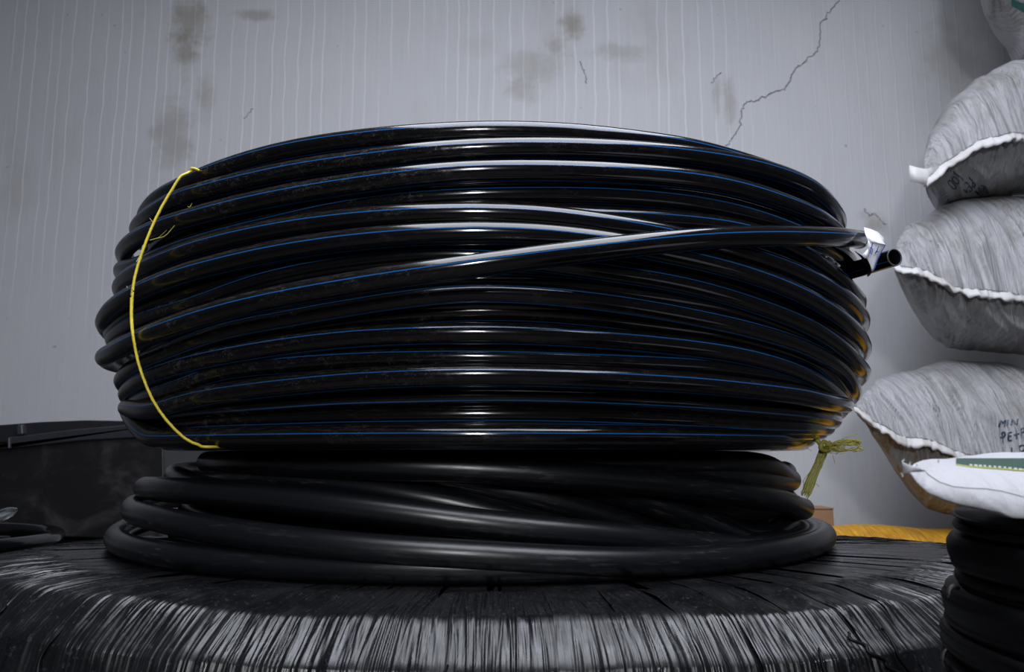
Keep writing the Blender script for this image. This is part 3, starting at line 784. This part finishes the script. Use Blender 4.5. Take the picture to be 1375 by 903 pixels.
sC, bC, vC, iC = sack('woven_sack', 'white woven sack in the middle of the stack beside the open pipe end', 'sack',
    [(1201,342),(1208,322),(1220,306),(1232,298),(1248,295),(1262,288),(1290,277),(1320,270),(1375,268),(1400,268)],
    [(1199,352),(1206,362),(1222,366),(1240,371),(1258,381),(1272,391),(1290,395),(1320,396),(1345,399),(1375,406),(1400,408)],
    [(1199,358),(1207,385),(1220,410),(1240,437),(1262,462),(1282,477),(1300,482),(1340,486),(1375,491),(1400,492)], YS - 0.02, 0.27, M_SACK, GRP, seed=23, under=vD)
seam_flap(sC, iC, M_HEM, seed=23)
sB, bB, vB, iB = sack('woven_sack', 'white woven sack second from top, upside-down marker writing under its hem', 'sack',
    [(1244,214),(1256,180),(1270,160),(1290,136),(1310,120),(1330,106),(1350,97),(1375,87),(1400,80)],
    [(1243,246),(1252,238),(1262,226),(1275,219),(1292,208),(1310,196),(1335,191),(1352,186),(1375,188),(1400,188)],
    [(1244,252),(1252,262),(1262,272),(1275,279),(1300,279),(1375,268),(1400,266)], YS, 0.27, M_SACK, GRP, seed=11, under=vC)
seam_flap(sB, iB, M_HEM, seed=11)
M_TABM = M_HEM
tabo = sheet('sewn_tab', [[(1221,222),(1232,225),(1243,227),(1254,224)], [(1221,233),(1232,236),(1243,238),(1254,234)], [(1223,244),(1233,245),(1242,249),(1252,247)]],
             [[YS-.01, YS-.018, YS-.006, YS]]*3, M_HEM, sB, 0.002)
# topmost (only its lower left corner is in the picture)
sA, bA, vA, iA = sack('woven_sack', 'white woven sack with green band at the top right corner of the picture', 'sack',
    [(1317,-190),(1341,-230),(1371,-240),(1411,-245)], [(1315,-95),(1331,-100),(1356,-105),(1386,-105),(1411,-105)],
    [(1317,-40),(1327,-4),(1333,14),(1344,28),(1357,42),(1374,58),(1377,70),(1386,78),(1411,84)], YS + 0.02, 0.26, M_SACK, GRP, seed=3, under=vB)
seam_flap(sA, iA, M_HEM, seed=3)
gb = []
for k in range(9):
    u = 1358 + k * 5
    gb.append([cast(vA, u, max(-60, 2 + (k - 0) * 1.9 - 3.5)), cast(vA, u, 2 + k * 1.9 - 3.5 + 9 + k)])
gb = [g for g in gb if g[0] is not None and g[1] is not None]
if len(gb) > 1:
    g = mesh_obj('green_band', [tuple(p) for r in gb for p in r], grid_faces(len(gb), 2), plain('teal_band', (0.01, 0.10, 0.085), 0.5, nscale=200), sA); g['label'] = 'green woven band on the sack'
# the writing: px = 1280 + X/9.03, py = 540 + Y/9.03
def W(X, Y): return (1280 + X / 9.03, 540 + Y / 9.03)
marks('marker_writing', [
    [W(550,308), W(580,225)], [W(580,225), W(600,262), W(635,222)], [W(635,222), W(620,305)],            # M
    [W(665,215), W(652,292)],                                                                         # I
    [W(705,285), W(712,215), W(765,285), W(785,203)],                                                 # N
    [W(592,370), W(600,515)], [W(590,372), W(622,368), W(630,400), W(610,432), W(568,436)],           # P
    [W(710,370), W(668,378), W(668,470), W(712,468)], [W(668,420), W(705,412)],                       # E
    [W(765,345), W(768,455)], [W(735,405), W(800,385)],                                               # +
    [W(818,330), W(826,430)], [W(815,340), W(850,315), W(862,350), W(838,378)],                       # P
    [W(712,555), W(710,625), W(742,665), W(748,632)],                                                 # 1
    [W(835,525), W(805,540), W(800,590), W(825,602), W(858,588), W(862,545), W(840,522)],             # 0
    [W(905,520), W(882,535), W(880,580), W(905,590), W(930,575), W(930,535), W(905,520)],
    [W(885,322), W(880,415), W(930,412)]], vD, 0.0040, M_INK, bD, 'blue-black marker letters MIN PE+P 100')
def W2(X, Y): return (1230 + X / 9.03, 190 + Y / 9.03)
marks('marker_writing', [
    [W2(455,360), W2(475,390), W2(545,440), W2(572,475)],                                             # 1
    [W2(440,440), W2(470,425), W2(520,470), W2(520,505), W2(490,510), W2(445,470), W2(440,440)],      # 0
    [W2(385,480), W2(410,475), W2(480,540), W2(480,575), W2(450,570), W2(390,520), W2(385,480)],      # 0
    [W2(640,435), W2(715,520)], [W2(715,520), W2(710,560), W2(680,545), W2(680,500)],                 # P
    [W2(590,500), W2(615,500), W2(640,530)], [W2(625,560), W2(640,545)], [W2(640,530), W2(680,580), W2(665,610), W2(645,595)],   # E
    [W2(575,585), W2(635,625)], [W2(620,585), W2(600,625)],                                           # +
    [W2(790,530), W2(835,545), W2(820,600), W2(875,635)], [W2(835,545), W2(875,635)],                 # N
    [W2(755,560), W2(805,645)],                                                                       # I
    [W2(720,600), W2(760,650), W2(745,610), W2(790,665)]], vB, 0.0042, M_INK, bB, 'upside-down marker letters')

# cardboard box behind
cb = thing('cardboard_box', 'small brown cardboard box standing on a crate near the wall behind the coils', 'box', (1.0, 2.78, 0))
q0 = at_y(1066, 686, 2.68); q1 = at_y(1119, 684, 2.68)
M_CARD = plain('brown_cardboard', (0.33, 0.18, 0.10), 0.8, nscale=60, var=0.12)
box_obj('carton', q0.x - 0.2, q1.x, 2.68, 2.88, 0.0, q1.z, M_CARD, cb, 0.002)
box_obj('lid_flap', q0.x - 0.2, q1.x + 0.001, 2.677, 2.80, q1.z, q1.z + 0.004, M_CARD, cb, 0.001)
cb['label'] = 'brown cardboard box near the wall, behind the right of the coils'

# ------------------------------------------------------------------ black bundle in the right foreground
BC = (0.56, 0.52)
bun = thing('black_bundle', 'stack of folded black plastic in the right foreground under the white sack', 'bundle', (BC[0], BC[1], 0))
def fold_layer(vt, vb, lpx, name='folded_layer', bulge=0.006, seed=0, ecc=1.0):
    ys = 0.60
    zt = z_from(vt, ys); zb = max(0.0, z_from(vb, ys)); Rr = rsil(lpx, 0.5 * (vt + vb), BC)
    n, m = 120, 16; V = []
    for i in range(n):
        a = 2 * math.pi * i / n
        for j in range(m):
            f = j / (m - 1)
            prof = math.sin(math.pi * f) ** 0.2 if 0 < f < 1 else 0.0
            rr = Rr - 0.009 + 0.009 * prof + bulge * 0.5 * (noise1(a * 3 + f * 1.2, seed) - 0.5) + 0.0025 * (noise1(f * 9 + 0.5 * math.sin(a * 2), seed + 3) - 0.5)
            if j == 0 or j == m - 1: rr = Rr - 0.05
            V.append((BC[0] + rr * math.sin(a), BC[1] - rr * math.cos(a), min(max(0.001, zb + (zt - zb) * f + 0.0025 * math.sin(a * 2 + seed)), ZBUN)))
    V = np.array(V); b = len(V)
    fc = grid_faces(n, m, True, False).tolist()
    V = np.concatenate([V, [[BC[0], BC[1], zb], [BC[0], BC[1], zt]]])
    for i in range(n):
        i2 = (i + 1) % n
        fc.append((b, i2 * m, i * m)); fc.append((b + 1, i * m + m - 1, i2 * m + m - 1))
    return mesh_obj(name, V, fc, M_BLACKPL, bun)
ZBUN = z_from(688, 0.6)
for k, (vt, vb, lp) in enumerate([(690, 699, 1280), (697, 713, 1279), (713, 764, 1273), (763, 792, 1286), (789, 850, 1266), (846, 884, 1264), (882, 930, 1268), (928, 990, 1272), (988, 1100, 1270), (1098, 1230, 1268), (1228, 1400, 1270)]):
    fold_layer(vt, vb, lp, seed=k * 7 + 1)
lp_ = [at_y(u, v, 0.60) for u, v in [(1288,790),(1280,788),(1275,793),(1274,801),(1279,806),(1290,804)]]
lo = tube('cut_loop', spline(lp_, 24), 0.0018, plain('grey_loop', (0.022, 0.02, 0.02), 0.5), bun, seg=8); lo['label'] = 'small curled edge sticking out between the layers'
lp_ = [at_y(u, v, 0.60) for u, v in [(1283,868),(1271,874),(1266,884),(1268,896),(1276,903),(1290,906)]]
tube('curled_edge', spline(lp_, 24), 0.0014, plain('grey_loop', (0.022, 0.02, 0.02), 0.5), bun, seg=8)

# white flat sack lying on the bundle
yc = 0.50
sW, bW, vW, iW = sack('white_flat_sack', 'clean white sack with green stitched band lying on the black bundle', 'sack',
    [(1212,624),(1217,620),(1235,622),(1262,620),(1290,617.5),(1320,617),(1400,619)],
    [(1211,636),(1225,650),(1240,661),(1262,670),(1290,677),(1340,686),(1375,697),(1400,704)],
    [(1212,644),(1222,654),(1240,667),(1262,676),(1282,682),(1310,684),(1335,690),(1375,703),(1400,712)], yc, 0.13, M_CAP, seed=61, width=0.42, fold=0.002, pinch=0.0, turn=0.75, zmin=ZBUN + 0.003)
# its green band, stitches, thread line and frayed corner
top_line = lambda u: np.interp(u, [1284, 1300, 1330, 1375], [624.5, 627, 629, 632.5])
rows = []
for u in np.linspace(1284, 1398, 36):
    lowp = cast(vW, u, float(top_line(min(u, 1375)) + (max(u - 1375, 0)) * 0.08), 0.0022)
    if lowp is None: continue
    row = [lowp]
    for k in range(1, 6):
        v = float(top_line(min(u, 1375))) - (float(top_line(min(u, 1375))) - 617.2) * k / 5
        p = cast(vW, u, v, 0.0022)
        if p is not None: p.z += 0.0008
        row.append(p if p is not None else row[-1] + Vector((0.012 * row[-1].x / row[-1].y, 0.012, 0.0008)))
    rows.append(row)
if len(rows) > 2:
    gbo = mesh_obj('green_band', [tuple(p) for r in rows for p in r], grid_faces(len(rows), 6), M_GREEN, bW); gbo['label'] = 'dark green band edging the white sack'
    tube('band_edge', [tuple(r[0]) for r in rows], 0.0005, plain('yellow_edge', (0.35, 0.38, 0.06), 0.6), gbo, seg=5)
st = []
u = 1302
while u < 1376:
    v = np.interp(u, [1302, 1345, 1375], [624.6, 627.6, 631]); st.append([(u, v), (u + random.uniform(3.2, 5.0), v + 0.35)]); u += random.uniform(6.0, 7.5)
vBand = BVHTree.FromPolygons([tuple(p) for r in rows for p in r], grid_faces(len(rows), 6).tolist())
marks('band_stitches', st, vBand, 0.0011, M_WHITE, bW, 'row of white stitches along the green band', sub=2, off=0.0012)
marks('thread_line', [[(1240,631),(1248,639),(1262,648),(1280,654),(1300,656),(1325,657),(1345,660),(1375,668),(1392,673)]], vW, 0.0005, M_THREAD, bW, sub=6)
fr = sheet('frayed_corner', [[(1211,621),(1218,624),(1232,628)], [(1213,628),(1224,630),(1242,633)], [(1211,636),(1220,635),(1238,634)]], [[yc-.004, yc-.006, yc-.002]]*3, M_CAP, sW, 0.0008)
for (a, b) in [((1212,620),(1214,616)), ((1221,625),(1222,620)), ((1229,627),(1231,624)), ((1259,622),(1260,618)), ((1212,640),(1210,636))]:
    tube('loose_fibre', [at_y(*a, yc - .005), at_y((a[0]+b[0])/2+.8, (a[1]+b[1])/2, yc - .006), at_y(*b, yc - .006)], 0.0004, M_WHITE, fr, seg=5)

# ------------------------------------------------------------------ twine
def Rprof(v):
    vs = [200, 290, 340, 372, 388, 435, 484, 540, 580, 603, 640]
    us = [215, 178, 156, 150, 151, 128, 131, 158, 186, 222, 300]
    return rsil(np.interp(v, vs, us), v, CU)
tw_px = [(264,228),(257,230),(250,233.5),(240,240),(228,260),(215,282),(205,303),(196,325),(188,348),(181,372),(177.5,396),(176.5,420),(177.5,442),(181,465),(186,488),(194,512),(204,535),(217,556),(232,574),(250,590),(268,598),(290,601)]
bvs = []
for p in paths_u + [px_[20:]]:
    P = spline(p, len(p) * 5)
    bvs.append(P)
allp = np.concatenate(bvs)
def depth_hit(u, v):
    """distance along the sight line to the first turn it meets (turns as strings of balls of pipe radius)"""
    d = ray(u, v).normalized(); d = np.array(tuple(d)); q = allp - np.array([0, 0, CZ])
    t = q @ d; perp = np.linalg.norm(q - t[:, None] * d, axis=1)
    ok = perp < r1 + 0.001
    if not ok.any(): return np.nan
    return float(np.min(t[ok] - np.sqrt(np.maximum((r1 + 0.001) ** 2 - perp[ok] ** 2, 0))))
dense = spline([(u, v, 0) for u, v in tw_px], 90)[:, :2]
dep = np.array([depth_hit(u, v) for u, v in dense]); ix = np.arange(90)
good = ~np.isnan(dep); dep = np.interp(ix, ix[good], dep[good])
hull = []                                   # a taut string touches only the proudest turns
for i in ix:
    while len(hull) > 1 and (dep[hull[-1]] - dep[hull[-2]]) * (i - hull[-1]) >= (dep[i] - dep[hull[-1]]) * (hull[-1] - hull[-2]): hull.pop()
    hull.append(i)
taut = np.interp(ix, hull, dep[hull])
dep = np.minimum(dep, taut + 0.012) * 0.4 + taut * 0.6 - 0.004
tw = [Vector((0, 0, CZ)) + ray(u, v).normalized() * t for (u, v), t in zip(dense[::4], dep[::4])]
# closes over the top, down the inside and back under the coil
th_t = math.atan2(tw[0].x - CU[0], CU[1] - tw[0].y); th_b = math.atan2(tw[-1].x - CU[0], CU[1] - tw[-1].y)
def cylp(th, R, z): return Vector((CU[0] + R * math.sin(th), CU[1] - R * math.cos(th), z))
tw += [cylp(th_b, 0.50, ZGAP + 0.010), cylp(th_b, 0.42, ZGAP + 0.05), cylp(th_t, 0.40, tw[0].z - 0.04), cylp(th_t, 0.45, tw[0].z - 0.02), cylp(th_t, 0.53, tw[0].z - 0.012)]
tws = spline(tw, 260, True)
t1 = tube('tie_twine', tws, 0.0021, M_TWINE, coil, seg=8, closed=True, flat=0.8); t1['label'] = 'bright yellow twine tied round the left of the coil'
tube('twine_strand', tws + 0.0005 * np.stack([np.sin(np.arange(260) * .9), np.cos(np.arange(260) * .9) * .3, np.cos(np.arange(260) * .9)], 1), 0.0015, M_TWINE, t1, seg=6, closed=True)
def hair(px, y, parent, r=0.0004, mat=M_TWINE2):
    return tube('loose_fibre', spline([at_y(u, v, y) for u, v in px], 16), r, mat, parent, seg=4)
yy = at_cyl(205, 320, CU, Rprof(320)).y - 0.02
hair([(201,323),(212,320),(222,317),(232,306),(242,294),(250,284),(254,280),(258,273)], yy - 0.03, t1, 0.0007)
hair([(212,320),(220,313),(224,309)], yy - 0.02, t1); hair([(250,284),(255,281),(252,277)], yy - 0.03, t1)
hair([(180,392),(172,388),(170,384)], yy, t1); hair([(178,402),(173,396),(170,390)], yy, t1); hair([(207,301),(203,296),(201,293)], yy, t1)
for (a, b) in [((180,357),(192,329)), ((186,350),(189,336))]:
    hair([a, ((a[0]+b[0])/2+2, (a[1]+b[1])/2), b], yy + 0.04, t1, 0.0006, M_WHITE)

yk = 1.17
t2 = thing('x', '', '') ; bpy.data.objects.remove(t2)
kn = spline([at_y(u, v, y) for u, v, y in [(1085,592,yk+.03),(1094,590,yk),(1101,596,yk-.008),(1106,603,yk),(1112,598,yk-.01),(1106,594,yk-.012),(1102,602,yk-.012),(1110,606,yk-.004),(1117,600,yk-.004),(1112,594,yk)]], 90)
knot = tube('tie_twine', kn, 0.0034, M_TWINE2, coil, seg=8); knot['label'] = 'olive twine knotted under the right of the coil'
# the rest of the loop goes up inside the coil and back down over its far side
zk = max(at_y(1094, 592, yk).z, ZGAP + 0.008)
thk = R_(66)
lp2 = [cylp(thk, 0.52, zk - 0.004), cylp(thk, 0.44, zk + 0.0), cylp(thk, 0.40, zk + 0.06), cylp(thk, 0.41, zk + 0.34), cylp(thk, 0.47, zk + 0.40), cylp(thk + .5, 0.57, zk + 0.37), cylp(thk + .8, 0.63, zk + 0.2), cylp(thk + .5, 0.58, zk + 0.04)]
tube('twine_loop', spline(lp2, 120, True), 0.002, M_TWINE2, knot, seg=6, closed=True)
r_ = np.random.default_rng(5)
def fibres(name, a, b, ya, yb, wa, wb, n, bend, parent, rr=0.00055, spread_end=0.0, mats=(M_TWINE2,)):
    V, Fc = [], []
    A, B = at_y(*a, ya), at_y(*b, yb); dr = (B - A).normalized(); side = dr.cross(Vector((0, 1, 0))).normalized()
    V = []; Fc = []
    for k in range(n):
        s = (k + 0.5) / n * 2 - 1; ph = r_.random() * 6
        pts = []
        ln = 1 + r_.normal(0, 0.04)
        for j in range(14):
            f = j / 13
            w = wa + (wb - wa) * f
            p = A + (B - A) * f * ln + side * (s * w / 2 + 0.0010 * math.sin(f * 9 + ph) + spread_end * f * f * r_.normal(0, 0.3)) + Vector((0, 0.0016 * math.cos(f * 7 + ph) + 0.002 * (r_.random() - .5), bend * math.sin(math.pi * f)))
            pts.append(p)
        P = np.array([tuple(p) for p in pts]); base = len(V)
        for j in range(14):
            t = P[min(13, j + 1)] - P[max(0, j - 1)]; t /= np.linalg.norm(t)
            n1 = np.cross(t, [0, 1, 0.1]); n1 /= np.linalg.norm(n1); n2 = np.cross(t, n1)
            for q in range(4):
                an = q * math.pi / 2
                V.append(tuple(P[j] + rr * (math.cos(an) * n1 + math.sin(an) * n2)))
        for j in range(13):
            for q in range(4):
                Fc.append((base + j*4 + q, base + j*4 + (q+1) % 4, base + (j+1)*4 + (q+1) % 4, base + (j+1)*4 + q))
    o = mesh_obj(name, V, Fc, mats[0], parent); return o
fibres('hanging_tail', (1107,603), (1082,663), yk, yk + 0.01, 0.010, 0.014, 34, 0.0, knot, rr=0.0007)
fibres('hanging_tail_glint', (1108,604), (1083,662), yk - 0.003, yk + 0.007, 0.008, 0.012, 7, 0.0, knot, rr=0.0003, mats=(plain('painted_glint', (0.6, 0.58, 0.3), 0.4),))  # glints on the tail put in as paler fibres laid over it
fibres('frayed_tail', (1112,600), (1155,595), yk - 0.01, yk - 0.02, 0.006, 0.008, 20, 0.003, knot, rr=0.0006, spread_end=0.003)
fibres('frayed_tail', (1112,602), (1157,603), yk - 0.01, yk - 0.02, 0.004, 0.004, 8, -0.003, knot, rr=0.0005, spread_end=0.004)
for k in range(26):
    cxp, cyp = 1106 + r_.random() * 30, 597 + r_.random() * 14
    a = r_.random() * 6; ra = 3 + r_.random() * 6
    hair([(cxp + ra * math.cos(a + q) , cyp + 0.6 * ra * math.sin(a + q)) for q in (0, 1.2, 2.4, 3.4)], yk - 0.012 - 0.008 * r_.random(), knot, 0.00038)
for px in [[(1086,653),(1079,647),(1086,636),(1091,632)], [(1090,606),(1085,602),(1088,596)], [(1118,612),(1120,618),(1121,623)], [(1130,590),(1142,586),(1152,583)], [(1096,650),(1100,654)], [(1075,662),(1079,655),(1078,645)]]:
    hair(px, yk - 0.01, knot, 0.00035)

# ------------------------------------------------------------------ things on the left
YB = 2.25
def mat_crate():
    m = NT('smudged_black_plastic'); p = m.pos()
    n = m.ramp(m.noise(p, 7, 5, 0.65, 0.6), 0.45, 0.75)
    s = m.ramp(m.noise(m.scale(p, (9, 1, 30)), 1.5, 5, 0.7, 0.4), 0.55, 0.8)
    m.base(m.mix(m.math('ADD', m.math('MULTIPLY', n, 0.5), m.math('MULTIPLY', s, 0.3), clamp=True), (0.006, 0.0058, 0.0068), (0.036, 0.032, 0.032)))
    m.rough(m.ramp(n, 0, 1, 0.38, 0.6)); return m.m
M_CR = mat_crate()
crate = thing('plastic_crate', 'dusty black plastic crate standing behind the coils at the left', 'crate', (at_y(60, 700, YB).x, YB + 0.25, 0))
def slab(name, px, y, th, mat, parent):
    P = [at_y(u, v, y) for u, v in px]; n = len(P)
    V = [tuple(p) for p in P] + [tuple(p + Vector((0, th, 0))) for p in P]
    fc = [list(range(n)), list(range(2 * n - 1, n - 1, -1))] + [[i, i + n, (i + 1) % n + n, (i + 1) % n] for i in range(n)]
    o = mesh_obj(name, V, fc, mat, parent, smooth=False)
    b = o.modifiers.new('bevel', 'BEVEL'); b.width = 0.004; b.segments = 2; b.limit_method = 'ANGLE'
    return o
xa = at_y(-160, 700, YB).x; xb = at_y(218, 640, YB).x; zt_c = at_y(218, 590, YB).z; zb_c = at_y(218, 727, YB).z
slab('front_panel', [(-160, 618), (0, 602), (106, 591), (213, 585), (219, 588), (220, 640), (216, 728), (100, 722), (0, 718), (-160, 714)], YB, 0.5, M_CR, crate)
slab('rim_band', [(9, 588), (98, 577), (170, 571), (222, 568), (222, 586), (106, 592.5), (0, 604), (-160, 620), (-160, 606), (9, 600)], YB - 0.012, 0.03, plain('rim_plastic', (0.022, 0.022, 0.027), 0.35), crate)
slab('lid', [(-160, 574), (0, 571), (53, 567), (114, 564.6), (170, 565.5), (230, 566), (230, 582), (100, 590), (-160, 604)], YB + 0.03, 0.42, plain('lid_plastic', (0.010, 0.010, 0.013), 0.4), crate)
slab('lid_rib', [(22, 571), (30, 570), (31, 584), (22, 585)], YB + 0.015, 0.02, plain('rib_plastic', (0.03, 0.03, 0.037), 0.4), crate)
slab('lid_rib', [(10, 588), (13, 587), (13, 603), (10, 603)], YB - 0.02, 0.03, plain('rib_plastic', (0.03, 0.03, 0.037), 0.4), crate)
box_obj('crate_foot', xa + 0.02, xb - 0.02, YB + 0.05, YB + 0.45, 0.0, zb_c + 0.01, M_BLACKPL, crate)

# small coil of glossy pipe beside the crate
sc_c = (-1.21, 1.72)
sc_ = thing('small_pipe_coil', 'small coil of shiny black pipe in the shade at the left, below the crate', 'pipe coil', (sc_c[0], sc_c[1], 0))
M_GL = plain('shiny_black_pipe', (0.004, 0.004, 0.005), 0.12)
for k in range(11):
    Rr = 0.225 + 0.006 * math.sin(k * 2.1); z = 0.016 + k * 0.031
    p = [(sc_c[0] + Rr * math.sin(t), sc_c[1] - Rr * math.cos(t), z + 0.003 * math.sin(t + k)) for t in np.arange(96) / 96 * 2 * math.pi]
    tube('turn', p, 0.0155, M_GL, sc_, seg=14, closed=True)
# black cable leading away from the big coil
zc = 0.32
cab = tube('black_cable', spline([at_y(u, v, y) for u, v, y in [(160,718,2.06),(138,727,2.06),(122,734,2.06),(100,743,2.06),(80,750,2.07),(66,758,2.08),(62,775,2.09),(60,810,2.10),(61,850,2.10),(66,861,2.10),(80,862,2.10)]], 60), 0.006, M_BLACKPL, None, seg=10)
tag(cab, 'thin black cable at the left between the crate and the wrapped ring', 'cable')
# crumpled clear plastic at the left edge of the frame
M_CLR = plain('clear_plastic_scrap', (0.30, 0.32, 0.35), 0.25, nscale=80, var=0.5, bump=0.5)
n_ = 14; V = []
for i in range(n_):
    for j in range(n_):
        f, g = i / (n_ - 1), j / (n_ - 1)
        u = -60 + 83 * f; vt = 684 + 8 * (1 - f) - 3 * math.sin(f * 9); vb = 688 + 34 * (1 - f) ** 0.7
        v = vt + (vb - vt) * g
        V.append(tuple(at_y(u, v, 2.02 + 0.012 * (float(noise2(f * 7, g * 5, 3)) - .5) + 0.02 * g)))
ps = mesh_obj('plastic_bag_scrap', V, grid_faces(n_, n_), M_CLR, None, smooth=False)
s = ps.modifiers.new('solid', 'SOLIDIFY'); s.thickness = 0.0008
tag(ps, 'crumpled translucent plastic bag corner at the left edge of the picture', 'plastic bag')
pb = thing('black_post', 'dark bundle at the lower left edge beneath the clear plastic', 'bundle', (-1.41, 2.13, 0))
q = at_y(9, 760, 2.13)
Vb = []
for i in range(32):
    a = 2 * math.pi * i / 32
    for j in range(14):
        z = 0.0 + (at_y(0, 716, 2.13).z) * j / 13
        rr = 0.07 + 0.004 * float(noise1(a * 5 + j * 0.3, 9)) - (0.02 if j == 13 else 0)
        Vb.append((q.x - 0.072 + rr * math.sin(a), 2.13 - rr * math.cos(a), z))
vb_n = len(Vb); Vb += [(q.x - 0.072, 2.13, 0), (q.x - 0.072, 2.13, at_y(0, 716, 2.13).z)]
fcs = grid_faces(32, 14, True, False).tolist() + [(vb_n, ((i + 1) % 32) * 14, i * 14) for i in range(32)] + [(vb_n + 1, i * 14 + 13, ((i + 1) % 32) * 14 + 13) for i in range(32)]
mesh_obj('wrapped_bundle', Vb, fcs, plain('grey_black_wrap', (0.02, 0.02, 0.022), 0.5), pb)
pb.name = 'black_bundle'
bpy.context.view_layer.update()
